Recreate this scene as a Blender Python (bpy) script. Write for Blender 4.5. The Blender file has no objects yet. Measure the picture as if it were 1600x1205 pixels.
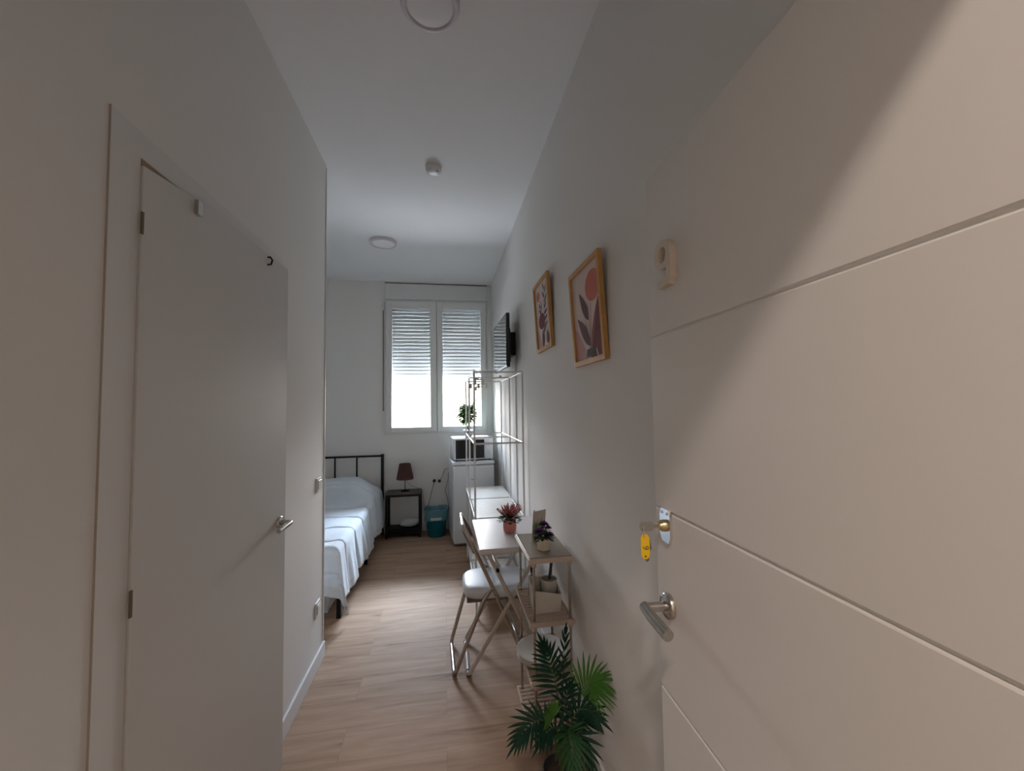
import bpy, bmesh, math, random
from mathutils import Vector, Matrix
random.seed(7)
C = bpy.context.scene.collection
PI = math.pi

# ---------------------------------------------------------------- camera
def cam_axes(yaw, pitch, roll):
    f = Vector((math.sin(yaw)*math.cos(pitch), math.cos(yaw)*math.cos(pitch), math.sin(pitch)))
    r0 = Vector((math.cos(yaw), -math.sin(yaw), 0)); u0 = r0.cross(f)
    r = r0*math.cos(roll) + u0*math.sin(roll); u = -r0*math.sin(roll) + u0*math.cos(roll)
    return f, r, u
cd = bpy.data.cameras.new('camera'); cam = bpy.data.objects.new('camera', cd); C.objects.link(cam)
f_, r_, u_ = cam_axes(0.1642, 0.0499, -0.0153)
m = Matrix((r_, u_, -f_)).transposed().to_4x4(); m.translation = Vector((0, 0, 1.5))
cam.matrix_world = m
cd.sensor_fit = 'HORIZONTAL'; cd.sensor_width = 36; cd.lens = 36*635.6/1600
cd.clip_start = 0.02; cd.clip_end = 200
bpy.context.scene.camera = cam
vs = bpy.context.scene.view_settings
vs.view_transform = 'Standard'; vs.look = 'None'; vs.gamma = 1; vs.use_curve_mapping = False
vs.exposure = 0.22

# ---------------------------------------------------------------- sky
SKY = 74.0
HALL = 23.5
w = bpy.data.worlds.new('sky'); bpy.context.scene.world = w; w.use_nodes = True
nt = w.node_tree; nt.nodes.clear()
out = nt.nodes.new('ShaderNodeOutputWorld'); bg = nt.nodes.new('ShaderNodeBackground')
tc = nt.nodes.new('ShaderNodeTexCoord'); sx = nt.nodes.new('ShaderNodeSeparateXYZ'); rp = nt.nodes.new('ShaderNodeValToRGB')
nt.links.new(tc.outputs['Generated'], sx.inputs[0]); nt.links.new(sx.outputs['Z'], rp.inputs[0])
mp = nt.nodes.new('ShaderNodeMapRange'); mp.inputs['From Min'].default_value = -1; mp.inputs['From Max'].default_value = 1
nt.links.new(sx.outputs['Z'], mp.inputs['Value']); nt.links.new(mp.outputs[0], rp.inputs[0])
cr = rp.color_ramp
SKYCOL = [(0.0, (1.0, 1.1, 1.2)), (0.12, (.48, .53, .57)), (0.24, (.09, .095, .10)), (0.41, (.10, .105, .11)), (0.48, (.085, .082, .074)),
          (0.545, (.085, .082, .074)), (0.585, (.62, .62, .62)), (0.66, (.58, .60, .64)), (0.76, (.75, .9, 1.1)), (0.90, (3.3, 4.0, 4.8)), (1.0, (3.7, 4.5, 5.2))]
for k, (p, c) in enumerate(SKYCOL):
    e = cr.elements[k] if k < 2 else cr.elements.new(p)
    e.position = p; e.color = (*[q/5.5 for q in c], 1)
nt.links.new(rp.outputs[0], bg.inputs[0]); bg.inputs[1].default_value = SKY*5.5
nt.links.new(bg.outputs[0], out.inputs[0])
# portal that guides the daylight through the window (emits nothing itself)
pl = bpy.data.lights.new('window_portal', 'AREA'); pl.shape = 'RECTANGLE'; pl.size = 1.22; pl.size_y = 1.0
pl.cycles.is_portal = True
po = bpy.data.objects.new('window_portal', pl); C.objects.link(po)
po.location = (-0.09, 5.34, 1.56); po.rotation_euler = (-PI/2, 0, 0)

# ---------------------------------------------------------------- materials
def mat(name, col, rough=0.6, metal=0.0, bump=0.0, bscale=40, var=0.0, trans=0.0, emit=None, spec=0.5, sheen=0.0, vscale=4):
    mm = bpy.data.materials.new(name); mm.use_nodes = True
    n = mm.node_tree; b = n.nodes['Principled BSDF']
    b.inputs['Base Color'].default_value = (*col, 1); b.inputs['Roughness'].default_value = rough
    b.inputs['Metallic'].default_value = metal
    b.inputs['Specular IOR Level'].default_value = spec
    if trans: b.inputs['Transmission Weight'].default_value = trans
    if sheen: b.inputs['Sheen Weight'].default_value = sheen
    t = n.nodes.new('ShaderNodeTexCoord')
    if var:
        no = n.nodes.new('ShaderNodeTexNoise'); no.inputs['Scale'].default_value = vscale; no.inputs['Detail'].default_value = 4
        n.links.new(t.outputs['Object'], no.inputs['Vector'])
        mx = n.nodes.new('ShaderNodeMix'); mx.data_type = 'RGBA'
        mx.inputs[6].default_value = (*[c*(1-var) for c in col], 1); mx.inputs[7].default_value = (*[min(1, c*(1+var)) for c in col], 1)
        n.links.new(no.outputs['Fac'], mx.inputs[0]); n.links.new(mx.outputs[2], b.inputs['Base Color'])
    if bump:
        no = n.nodes.new('ShaderNodeTexNoise'); no.inputs['Scale'].default_value = bscale; no.inputs['Detail'].default_value = 5
        n.links.new(t.outputs['Object'], no.inputs['Vector'])
        bu = n.nodes.new('ShaderNodeBump'); bu.inputs['Strength'].default_value = bump; bu.inputs['Distance'].default_value = 0.004
        n.links.new(no.outputs['Fac'], bu.inputs['Height']); n.links.new(bu.outputs[0], b.inputs['Normal'])
    if emit:
        b.inputs['Emission Color'].default_value = (*emit[:3], 1); b.inputs['Emission Strength'].default_value = emit[3]
    return mm

def wood_floor():
    mm = bpy.data.materials.new('laminate_floor'); mm.use_nodes = True
    n = mm.node_tree; L = n.links; b = n.nodes['Principled BSDF']; b.inputs['Roughness'].default_value = 0.55; b.inputs['Specular IOR Level'].default_value = 0.09
    t = n.nodes.new('ShaderNodeTexCoord')
    br = n.nodes.new('ShaderNodeTexBrick'); br.inputs['Scale'].default_value = 1.0
    br.inputs['Brick Width'].default_value = 1.25; br.inputs['Row Height'].default_value = 0.19
    br.inputs['Mortar Size'].default_value = 0.0011; br.inputs['Mortar Smooth'].default_value = 0.1
    br.inputs['Color1'].default_value = (0.0, 0.0, 0.0, 1); br.inputs['Color2'].default_value = (1, 1, 1, 1); br.inputs['Mortar'].default_value = (0.5, 0.5, 0.5, 1)
    br.offset = 0.37
    L.new(t.outputs['Object'], br.inputs['Vector'])
    mp = n.nodes.new('ShaderNodeMapping'); mp.inputs['Scale'].default_value = (0.9, 9, 1)
    L.new(t.outputs['Object'], mp.inputs['Vector'])
    ad = n.nodes.new('ShaderNodeVectorMath'); ad.operation = 'MULTIPLY_ADD'
    ad.inputs[1].default_value = (13, 7, 5); L.new(br.outputs['Color'], ad.inputs[0]); L.new(mp.outputs[0], ad.inputs[2])
    no = n.nodes.new('ShaderNodeTexNoise'); no.inputs['Scale'].default_value = 2.2; no.inputs['Detail'].default_value = 8; no.inputs['Roughness'].default_value = 0.6; no.inputs['Distortion'].default_value = 0.6
    L.new(ad.outputs[0], no.inputs['Vector'])
    rp = n.nodes.new('ShaderNodeValToRGB'); L.new(no.outputs['Fac'], rp.inputs[0])
    c = rp.color_ramp
    c.elements[0].position = 0.27; c.elements[0].color = (0.22, 0.13, 0.08, 1)
    c.elements[1].position = 0.62; c.elements[1].color = (0.47, 0.32, 0.225, 1)
    e = c.elements.new(0.42); e.color = (0.38, 0.25, 0.17, 1)
    mx = n.nodes.new('ShaderNodeMix'); mx.data_type = 'RGBA'; mx.blend_type = 'MULTIPLY'
    rv = n.nodes.new('ShaderNodeMapRange'); rv.inputs['To Min'].default_value = 0.0; rv.inputs['To Max'].default_value = 0.25
    L.new(br.outputs['Color'], rv.inputs['Value']); L.new(rv.outputs[0], mx.inputs[0])
    L.new(rp.outputs[0], mx.inputs[6]); mx.inputs[7].default_value = (0.72, 0.66, 0.62, 1)
    m2 = n.nodes.new('ShaderNodeMix'); m2.data_type = 'RGBA'; m2.inputs[7].default_value = (0.12, 0.075, 0.05, 1)
    fm = n.nodes.new('ShaderNodeMath'); fm.operation = 'MULTIPLY'; fm.inputs[1].default_value = 0.3
    L.new(br.outputs['Fac'], fm.inputs[0]); L.new(fm.outputs[0], m2.inputs[0]); L.new(mx.outputs[2], m2.inputs[6])
    L.new(m2.outputs[2], b.inputs['Base Color'])
    bu = n.nodes.new('ShaderNodeBump'); bu.inputs['Strength'].default_value = 0.12; bu.inputs['Distance'].default_value = 0.002
    L.new(no.outputs['Fac'], bu.inputs['Height']); L.new(bu.outputs[0], b.inputs['Normal'])
    return mm

MT = dict(
    wall=mat('white_wall_paint', (0.83, 0.815, 0.79), 0.85, bump=0.05, bscale=120),
    ceil=mat('ceiling_paint', (0.84, 0.85, 0.865), 0.9),
    trim=mat('white_trim', (0.80, 0.80, 0.80), 0.4),
    door=mat('white_lacquer', (0.74, 0.725, 0.70), 0.5),
    leaf=mat('lacquered_leaf', (0.70, 0.69, 0.67), 0.45),
    pvc=mat('white_pvc', (0.78, 0.78, 0.77), 0.35),
    shutter=mat('shutter_slat', (0.62, 0.66, 0.68), 0.5),
    gap=mat('brown_gap', (0.16, 0.105, 0.07), 0.9), casing=mat('casing_shade_grey', (0.77, 0.765, 0.75), 0.6), foam=mat('brown_foam', (0.42, 0.30, 0.22), 0.9), seam=mat('brown_seam', (0.50, 0.43, 0.36), 0.9),  # casing a little greyer than the walls: its shading put into the colour
    gapdark=mat('dark_gasket', (0.05, 0.05, 0.05), 0.8),
    hinge=mat('hinge_bronze', (0.20, 0.17, 0.12), 0.5, 0.4),
    steel=mat('brushed_steel', (0.55, 0.53, 0.50), 0.24, 1.0),
    chrome=mat('chrome', (0.80, 0.79, 0.77), 0.16, 1.0),
    chair=mat('chair_chrome', (0.46, 0.41, 0.36), 0.25, 1.0),
    brass=mat('brass_cylinder', (0.62, 0.52, 0.30), 0.3, 1.0),
    whitem=mat('white_tube', (0.74, 0.72, 0.70), 0.3),
    beige=mat('beige_tube', (0.60, 0.52, 0.44), 0.35),
    black=mat('black_metal', (0.008, 0.008, 0.009), 0.45, spec=.2),
    blackp=mat('black_plastic', (0.015, 0.015, 0.016), 0.35),
    screen=mat('tv_screen', (0.006, 0.006, 0.007), 0.05, spec=0.9),
    micro=mat('microwave_glass', (0.006, 0.006, 0.006), 0.15, spec=0.3),
    appl=mat('white_enamel', (0.74, 0.76, 0.78), 0.35),
    vinyl=mat('white_vinyl', (0.72, 0.76, 0.80), 0.4, bump=0.25, bscale=25),
    desk=mat('white_laminate', (0.74, 0.71, 0.72), 0.35),
    taupe=mat('taupe_board', (0.33, 0.27, 0.215), 0.32, var=0.08),
    plastic=mat('white_plastic', (0.72, 0.68, 0.62), 0.4),
    cream=mat('cream_plastic', (0.66, 0.58, 0.49), 0.45),
    collar=mat('cream_collar', (0.62, 0.50, 0.41), 0.45),
    teal=mat('teal_plastic', (0.0, 0.115, 0.15), 0.4),
    bag=mat('blue_bag', (0.13, 0.31, 0.37), 0.3, bump=0.6, bscale=30),
    label=mat('pale_label', (0.65, 0.68, 0.70), 0.5),
    quilt=mat('quilt', (0.72, 0.79, 0.87), 0.9, bump=0.5, bscale=70, sheen=0.3),
    sherpa=mat('fleece_edge', (0.68, 0.71, 0.74), 1.0, bump=1.0, bscale=160, sheen=0.5),
    sheet=mat('mattress_cloth', (0.6, 0.6, 0.62), 0.9),
    frame=mat('oak_frame', (0.56, 0.30, 0.085), 0.45, var=0.25, vscale=12),
    brownshade=mat('brown_shade', (0.075, 0.030, 0.022), 0.8, bump=0.3, bscale=200),
    nstop=mat('grey_oak_top', (0.13, 0.11, 0.095), 0.6, spec=.25, var=0.3, vscale=14),
    pink=mat('pink_pot', (0.72, 0.27, 0.24), 0.5),
    soil=mat('soil', (0.05, 0.03, 0.02), 1.0),
    whitepot=mat('white_ribbed_pot', (0.78, 0.70, 0.58), 0.45),
    blackpot=mat('black_pot', (0.02, 0.02, 0.02), 0.5),
    gdark=mat('leaf_dark', (0.005, 0.036, 0.018), 0.6, spec=.25, var=0.4, vscale=18),
    gmid=mat('leaf_mid', (0.014, 0.070, 0.020), 0.55, spec=.3, var=0.35, vscale=18),
    glight=mat('leaf_light', (0.045, 0.145, 0.018), 0.5, spec=.3, var=0.35, vscale=18),
    bright=mat('leaf_bright', (0.20, 0.38, 0.06), 0.5, var=0.3, vscale=18),
    stem=mat('stem_green', (0.10, 0.12, 0.03), 0.6),
    pinkf=mat('pink_flower', (0.62, 0.17, 0.19), 0.7, var=0.3, vscale=40),
    whitef=mat('white_flower', (0.8, 0.72, 0.62), 0.7),
    purple=mat('purple_flower', (0.17, 0.045, 0.24), 0.7, var=0.35, vscale=60),
    yellow=mat('yellow_tag', (0.85, 0.55, 0.01), 0.35),
    ink=mat('ink', (0.03, 0.03, 0.03), 0.6),
    greycup=mat('grey_cup_inside', (0.20, 0.185, 0.165), 0.6),
    lampd=mat('lamp_diffuser', (0.84, 0.85, 0.87), 0.6, spec=.2),
    lampr=mat('lamp_ring', (0.66, 0.64, 0.69), 0.4),
    rubber=mat('rubber', (0.05, 0.05, 0.05), 0.7),
    cable=mat('grey_cable', (0.06, 0.06, 0.065), 0.5),
    paper=mat('print_paper', (0.70, 0.58, 0.53), 0.65, spec=.2),
    p_coral=mat('print_coral', (0.56, 0.17, 0.12), 0.65, spec=.2),
    p_pink=mat('print_pink', (0.60, 0.36, 0.32), 0.65, spec=.2),
    p_maroon=mat('print_maroon', (0.22, 0.055, 0.065), 0.65, spec=.2),
    p_purple=mat('print_purple', (0.16, 0.085, 0.105), 0.65, spec=.2),
    p_stem=mat('print_stem', (0.42, 0.27, 0.25), 0.65, spec=.2),
    p_dark=mat('print_charcoal_and_glare', (0.10, 0.09, 0.10), 0.65, spec=.2),
    carda=mat('card_green', (0.35, 0.42, 0.25), 0.4), cardb=mat('card_cream', (0.66, 0.57, 0.48), 0.4),
)
MT['floor'] = wood_floor()
def glass_mat():
    mm = bpy.data.materials.new('window_glass'); mm.use_nodes = True
    n = mm.node_tree; n.nodes.clear(); o = n.nodes.new('ShaderNodeOutputMaterial')
    tr = n.nodes.new('ShaderNodeBsdfTransparent'); gl = n.nodes.new('ShaderNodeBsdfGlossy'); gl.inputs['Roughness'].default_value = 0.02
    fr = n.nodes.new('ShaderNodeFresnel'); fr.inputs[0].default_value = 1.45; mx = n.nodes.new('ShaderNodeMixShader')
    n.links.new(fr.outputs[0], mx.inputs[0]); n.links.new(tr.outputs[0], mx.inputs[1]); n.links.new(gl.outputs[0], mx.inputs[2]); n.links.new(mx.outputs[0], o.inputs[0])
    return mm
MT['glass'] = glass_mat()

# ---------------------------------------------------------------- mesh helpers
def fillet(pts, r, n=5, closed=False):
    pts = [Vector(p) for p in pts]; o = []; N = len(pts)
    for i, p in enumerate(pts):
        if not closed and i in (0, N-1): o.append(p); continue
        a = pts[i-1]; b = pts[(i+1) % N]
        d1 = (a-p); d2 = (b-p); k = min(r, d1.length*.45, d2.length*.45)
        s = p + d1.normalized()*k; e = p + d2.normalized()*k
        for j in range(n+1):
            t = j/n; o.append(s*(1-t)**2 + p*2*t*(1-t) + e*t*t)
    return o

class M:
    def __init__(s, xf=None): s.v = []; s.f = []; s.mi = []; s.cur = 0; s.xf = xf; s.sm = []; s.smooth = False
    def add(s, vs, fs, smooth=None):
        o = len(s.v); s.v += [Vector(v) for v in vs]
        for f in fs: s.f.append([o+i for i in f]); s.mi.append(s.cur); s.sm.append(s.smooth if smooth is None else smooth)
        return s
    def box(s, x0, x1, y0, y1, z0, z1):
        x0, x1 = sorted((x0, x1)); y0, y1 = sorted((y0, y1)); z0, z1 = sorted((z0, z1))
        v = [(x, y, z) for z in (z0, z1) for y in (y0, y1) for x in (x0, x1)]
        return s.add(v, [(0, 2, 3, 1), (4, 5, 7, 6), (0, 1, 5, 4), (2, 6, 7, 3), (0, 4, 6, 2), (1, 3, 7, 5)], False)
    def rbox(s, x0, x1, y0, y1, z0, z1, b=0.004, seg=2):
        bm = bmesh.new(); bmesh.ops.create_cube(bm, size=1)
        for v in bm.verts:
            v.co = Vector((x0+(x1-x0)*(v.co.x+.5), y0+(y1-y0)*(v.co.y+.5), z0+(z1-z0)*(v.co.z+.5)))
        bmesh.ops.bevel(bm, geom=list(bm.edges), offset=b, segments=seg, affect='EDGES', profile=.5)
        bm.verts.index_update()
        s.add([v.co.copy() for v in bm.verts], [[v.index for v in f.verts] for f in bm.faces], False); bm.free(); return s
    def tube(s, pts, r, n=10, closed=False, cap=True):
        pts = [Vector(p) for p in pts]; N = len(pts); rr = r if isinstance(r, (list, tuple)) else [r]*N
        rings = []; up = None
        for i, p in enumerate(pts):
            if closed: t = pts[(i+1) % N]-pts[i-1]
            else: t = pts[min(i+1, N-1)]-pts[max(i-1, 0)]
            t = t.normalized() if t.length > 1e-9 else Vector((0, 0, 1))
            if up is None: up = Vector((0, 0, 1)) if abs(t.z) < .9 else Vector((1, 0, 0))
            a = up - t*up.dot(t)
            if a.length < 1e-6: a = Vector((1, 0, 0)) - t*t.x
            a.normalize(); up = a; b = t.cross(a)
            rings.append([p + (a*math.cos(2*PI*k/n)+b*math.sin(2*PI*k/n))*rr[i] for k in range(n)])
        v = [q for R in rings for q in R]; f = []
        for i in range(N if closed else N-1):
            for k in range(n):
                a = i*n+k; b = i*n+(k+1) % n; c = ((i+1) % N)*n+(k+1) % n; d = ((i+1) % N)*n+k
                f.append((a, b, c, d))
        s.add(v, f, True)
        if cap and not closed:
            s.add(rings[0], [tuple(range(n))[::-1]], False); s.add(rings[-1], [tuple(range(n))], False)
        return s
    def lathe(s, c, prof, n=32, axis='z', sx=1, sy=1):
        c = Vector(c); v = []; f = []
        for r, z in prof:
            for k in range(n):
                a = 2*PI*k/n; p = (r*math.cos(a)*sx, r*math.sin(a)*sy, z)
                if axis == 'x': p = (p[2], p[0], p[1])
                if axis == 'y': p = (p[0], p[2], p[1])
                v.append(c+Vector(p))
        for i in range(len(prof)-1):
            for k in range(n): f.append((i*n+k, i*n+(k+1) % n, (i+1)*n+(k+1) % n, (i+1)*n+k))
        s.add(v, f, True)
        if prof[0][0] > 1e-6: s.add(v[:n], [tuple(range(n))[::-1]], False)
        if prof[-1][0] > 1e-6: s.add(v[-n:], [tuple(range(n))], False)
        return s
    def prism(s, pts, d):
        pts = [Vector(p) for p in pts]; d = Vector(d); n = len(pts)
        s.add(pts+[p+d for p in pts], [tuple(range(n)), tuple(range(n, 2*n))[::-1]]+[(i, (i+1) % n, n+(i+1) % n, n+i) for i in range(n)], False); return s
    def blob(s, c, r, seg=10, rings=7, jit=0):
        c = Vector(c); rx, ry, rz = r if isinstance(r, (tuple, list)) else (r, r, r)
        prof = [(math.sin(PI*i/rings), -math.cos(PI*i/rings)) for i in range(rings+1)]
        v = []; f = []
        for a, z in prof:
            for k in range(seg):
                j = 1+random.uniform(-jit, jit); t = 2*PI*k/seg
                v.append(c+Vector((rx*a*math.cos(t)*j, ry*a*math.sin(t)*j, rz*z*j)))
        for i in range(rings):
            for k in range(seg): f.append((i*seg+k, i*seg+(k+1) % seg, (i+1)*seg+(k+1) % seg, (i+1)*seg+k))
        s.add(v, f, True); return s
    def leaf(s, b, d, nrm, L, W, droop=0.0, fold=0.25, n=5):
        b = Vector(b); d = Vector(d).normalized(); nrm = Vector(nrm); side = d.cross(nrm)
        if side.length < 1e-5: side = d.cross(Vector((1, .3, 0)))
        side.normalize(); up = side.cross(d).normalized(); v = []; f = []
        for i in range(n+1):
            t = i/n; wv = W*math.sin(PI*min(1, .12+.88*t)**.9)*.5 if t < 1 else 0
            c = b + d*L*t - Vector((0, 0, 1))*droop*L*t*t
            v += [c+side*wv+up*wv*fold, c, c-side*wv+up*wv*fold]
        for i in range(n):
            a = i*3; f += [(a, a+1, a+4, a+3), (a+1, a+2, a+5, a+4)]
        s.add(v, f, True); return s

def link(name, m, mats, parent=None, org=None):
    me = bpy.data.meshes.new(name)
    v = [(m.xf @ q) if m.xf else q for q in m.v]
    o = Vector(org) if org is not None else (parent_world(parent) if parent else Vector((0, 0, 0)))
    if org is None and parent is None and v:
        xs = [q.x for q in v]; ys = [q.y for q in v]; zs = [q.z for q in v]
        o = Vector(((min(xs)+max(xs))/2, (min(ys)+max(ys))/2, min(zs)))
    me.from_pydata([tuple(q-o) for q in v], [], m.f); 
    for mm in (mats if isinstance(mats, (list, tuple)) else [mats]): me.materials.append(MT[mm])
    for p, i, sm in zip(me.polygons, m.mi, m.sm): p.material_index = i; p.use_smooth = sm
    me.validate(); bm = bmesh.new(); bm.from_mesh(me); bmesh.ops.recalc_face_normals(bm, faces=bm.faces); bm.to_mesh(me); bm.free()
    ob = bpy.data.objects.new(name, me); C.objects.link(ob)
    if parent: ob.parent = parent
    else: ob.location = o
    return ob
def parent_world(p):
    v = Vector((0, 0, 0))
    while p is not None: v += p.location; p = p.parent
    return v
def thing(name, label, cat, loc, group=None):
    o = bpy.data.objects.new(name, None); C.objects.link(o); o.location = loc; o.empty_display_size = .1
    o['label'] = label; o['category'] = cat
    if group: o['group'] = group
    return o
def tag(o, label, cat, group=None):
    o['label'] = label; o['category'] = cat
    if group: o['group'] = group
    return o
def struct(o, label=None):
    o['kind'] = 'structure'
    if label: o['label'] = label
    return o
def dup(o, loc, label, dparts=True):
    r = o.copy(); C.objects.link(r); r.location = loc; r['label'] = label
    for ch in list(o.children):
        c = ch.copy(); C.objects.link(c); c.parent = r
        for g in list(ch.children):
            d = g.copy(); C.objects.link(d); d.parent = c
    return r

H = 3.06; XR = 0.60; XP = -0.741; YP = 2.695; YF = 5.15; XL = -2.3; YE = 0.14

# ---------------------------------------------------------------- room shell
struct(link('floor', M().box(XL-.1, 1.4, -1.9, YF+.3, -.1, 0), 'floor', org=(0, 0, 0)))
struct(link('ceiling', M().box(XL-.1, 1.4, YE-.07, YF+.3, H, H+.1), 'ceil', org=(0, 0, 0)))
struct(link('wall_right', M().box(XR, XR+.12, YE-.07, YF, 0, H), 'wall', org=(0, 0, 0)))
struct(link('wall_left', M().box(XL-.1, XL, YP-.1, YF, 0, H), 'wall', org=(0, 0, 0)))
# far wall with the window opening
WX0, WX1, WZ0, WZ1 = -0.716, 0.545, 1.178, 3.05
mm = M(); mm.box(XL-.1, WX0, YF, YF+.20, 0, H); mm.box(WX1, XR+.12, YF, YF+.20, 0, H)
mm.box(WX0, WX1, YF, YF+.20, 0, WZ0); mm.box(WX0, WX1, YF, YF+.20, WZ1, H)
struct(link('wall_back', mm, 'wall', org=(0, 0, 0)))
# partition (left corridor wall) with the door opening
DY0, DY1, DZ = 1.105, 1.92, 2.128
mm = M(); mm.box(XP-.1, XP, YE-.07, DY0, 0, H); mm.box(XP-.1, XP, DY1, YP, 0, H); mm.box(XP-.1, XP, DY0, DY1, DZ, H)
wp = struct(link('wall_partition', mm, 'wall', org=(0, 0, 0)))
mm = M(); mm.box(XL-.1, XP-.1, YP-.1, YP, 0, H)      # return wall behind the partition closing the bathroom
struct(link('wall_bathroom', mm, 'wall', org=(0, 0, 0)))
struct(link('wall_closet', M().box(XP-.9, XP-.8, .07, YP-.1, 0, H), 'wall', org=(0, 0, 0)))
mm = M().box(XP-.003, XP+.006, YP-.006, YP+.003, .1, H-.02)
struct(link('trim_3', mm, 'trim'), 'white metal corner bead on the free end of the partition')
# entrance wall with the doorway the camera looks through
EX0, EX1 = -0.37, 0.455
mm = M(); mm.box(XL-.1, EX0, YE-.07, YE, 0, H); mm.box(EX1, 1.4, YE-.07, YE, 0, H); mm.box(EX0, EX1, YE-.07, YE, 2.07, H)
struct(link('wall_entrance', mm, 'wall', org=(0, 0, 0)))
# hallway behind
HC = 2.95
struct(link('wall_hall_left', M().box(-1.7, -1.6, -1.9, YE-.07, 0, HC), 'wall', org=(0, 0, 0)))
struct(link('wall_hall_right', M().box(1.2, 1.3, -1.9, YE-.07, 0, HC), 'wall', org=(0, 0, 0)))
struct(link('wall_hall_back', M().box(-1.7, 1.3, -1.9, -1.8, 0, HC), 'wall', org=(0, 0, 0)))
struct(link('ceiling_hall', M().box(-1.7, 1.3, -1.9, YE-.07, HC, HC+.1), 'ceil', org=(0, 0, 0)))
# baseboards
def bb(name, x0, x1, y0, y1):
    struct(link(name, M().rbox(x0, x1, y0, y1, 0.0, .092, .003, 1), 'trim'))
bb('baseboard_right', XR-.012, XR, YE, YF)
bb('baseboard_back', XL, XR-.012, YF-.012, YF)
bb('baseboard_partition', XP, XP+.012, 2.0, YP+.012)
bb('baseboard_partition_end', XP-.1, XP, YP, YP+.012)
bb('baseboard_left', XL, XL+.012, YP, YF)
bb('baseboard_partition_near', XP, XP+.012, YE, 1.015)
# corridor-door architrave (flat casing with a brown seam)
mm = M(); mm.box(XP, XP+.004, 1.0195, DY0+.006, 0, 2.192); mm.box(XP, XP+.004, DY0+.006, DY1, DZ, 2.192); mm.box(XP, XP+.004, DY1, 2.0, 0, 2.192)
mm.cur = 1; mm.box(XP, XP+.0038, 1.0175, 1.0195, 0, 2.194)
struct(link('trim_1', mm, ['casing', 'seam'], org=(0, 0, 0)), 'flat white casing around the corridor door with a brown seam')
mm = M(); mm.box(XP-.1, XP-.001, DY0, DY0+.012, 0, DZ); mm.box(XP-.1, XP-.001, DY1-.012, DY1, 0, DZ); mm.box(XP-.1, XP-.001, DY0+.012, DY1-.012, DZ-.001, DZ+.006)
struct(link('trim_2', mm, 'gap', org=(0, 0, 0)), 'brown door lining seen in the gap over the corridor door')

# corridor door leaf, slightly ajar, hinged on the near side
ang = math.atan2(.050, .785)
LX = XP+.006
d1 = thing('door_1', 'closed-looking white corridor door, a hair ajar, with steel lever', 'door', (LX, 1.112, 0)); struct(d1)
del d1['category']
def dl(y, x=0, z=0):   # along-leaf, out-of-leaf, height
    return Vector((LX + y*math.sin(ang) + x*math.cos(ang), 1.112 + y*math.cos(ang) - x*math.sin(ang), z))
mm = M(); outl = [(0, .012), (.80, .012), (.80, 2.118), (.245, 2.1265), (0, 2.107)]
mm.prism([dl(a, -.030, b) for a, b in outl], dl(0, .034, 0)-dl(0, 0, 0)); link('door_leaf', mm, 'leaf', d1)
mm = M(); mm.prism([(XP-.004, 1.116, 2.107), (XP-.004, 1.35, 2.1265), (XP-.004, 1.35, 2.131), (XP-.004, 1.116, 2.131)], (.006, 0, 0)); link('foam_strip', mm, 'foam', d1)
for z0, z1 in ((1.935, 1.99), (1.018, 1.08)):
    mm = M(); mm.prism([dl(-.004, .003, z0), dl(.003, .003, z0), dl(.003, .003, z1), dl(-.004, .003, z1)], dl(0, .004, 0)-dl(0, 0, 0)); link('hinge', mm, 'hinge', d1)
mm = M(); mm.prism([dl(.185, .004, 2.075), dl(.205, .004, 2.075), dl(.205, .004, 2.115), dl(.185, .004, 2.118)], dl(0, .012, 0)-dl(0, 0, 0)); link('steel_clip', mm, 'steel', d1)
mm = M(); mm.tube([dl(.615, .006, 2.105), dl(.622, .012, 2.108), dl(.635, .014, 2.10), dl(.628, .012, 2.08), dl(.615, .006, 2.075)], .0035, 6); link('dark_hook', mm, 'black', d1)
hz = 1.03; hy = .745
mm = M(); 
def lathe_dir(m, c, ax, prof, n=24):
    ax = Vector(ax).normalized(); a = ax.orthogonal().normalized(); b = ax.cross(a); v = []; f = []
    for r, z in prof:
        for k in range(n): v.append(Vector(c)+ax*z+(a*math.cos(2*PI*k/n)+b*math.sin(2*PI*k/n))*r)
    for i in range(len(prof)-1):
        for k in range(n): f.append((i*n+k, i*n+(k+1) % n, (i+1)*n+(k+1) % n, (i+1)*n+k))
    m.add(v, f, True); m.add(v[:n], [tuple(range(n))], False); m.add(v[-n:], [tuple(range(n))], False)
nx = dl(0, 1, 0)-dl(0, 0, 0)
lathe_dir(mm, dl(hy, .004, hz), nx, [(.026, 0), (.026, .007), (.022, .010), (0.011, .0102)])
hr = link('handle_rose', mm, 'steel', d1)
mm = M(); mm.tube(fillet([dl(hy, .01, hz), dl(hy, .052, hz), dl(hy-.11, .052, hz-.006)], .012), .0095, 12); link('door_handle', mm, 'steel', d1)

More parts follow.
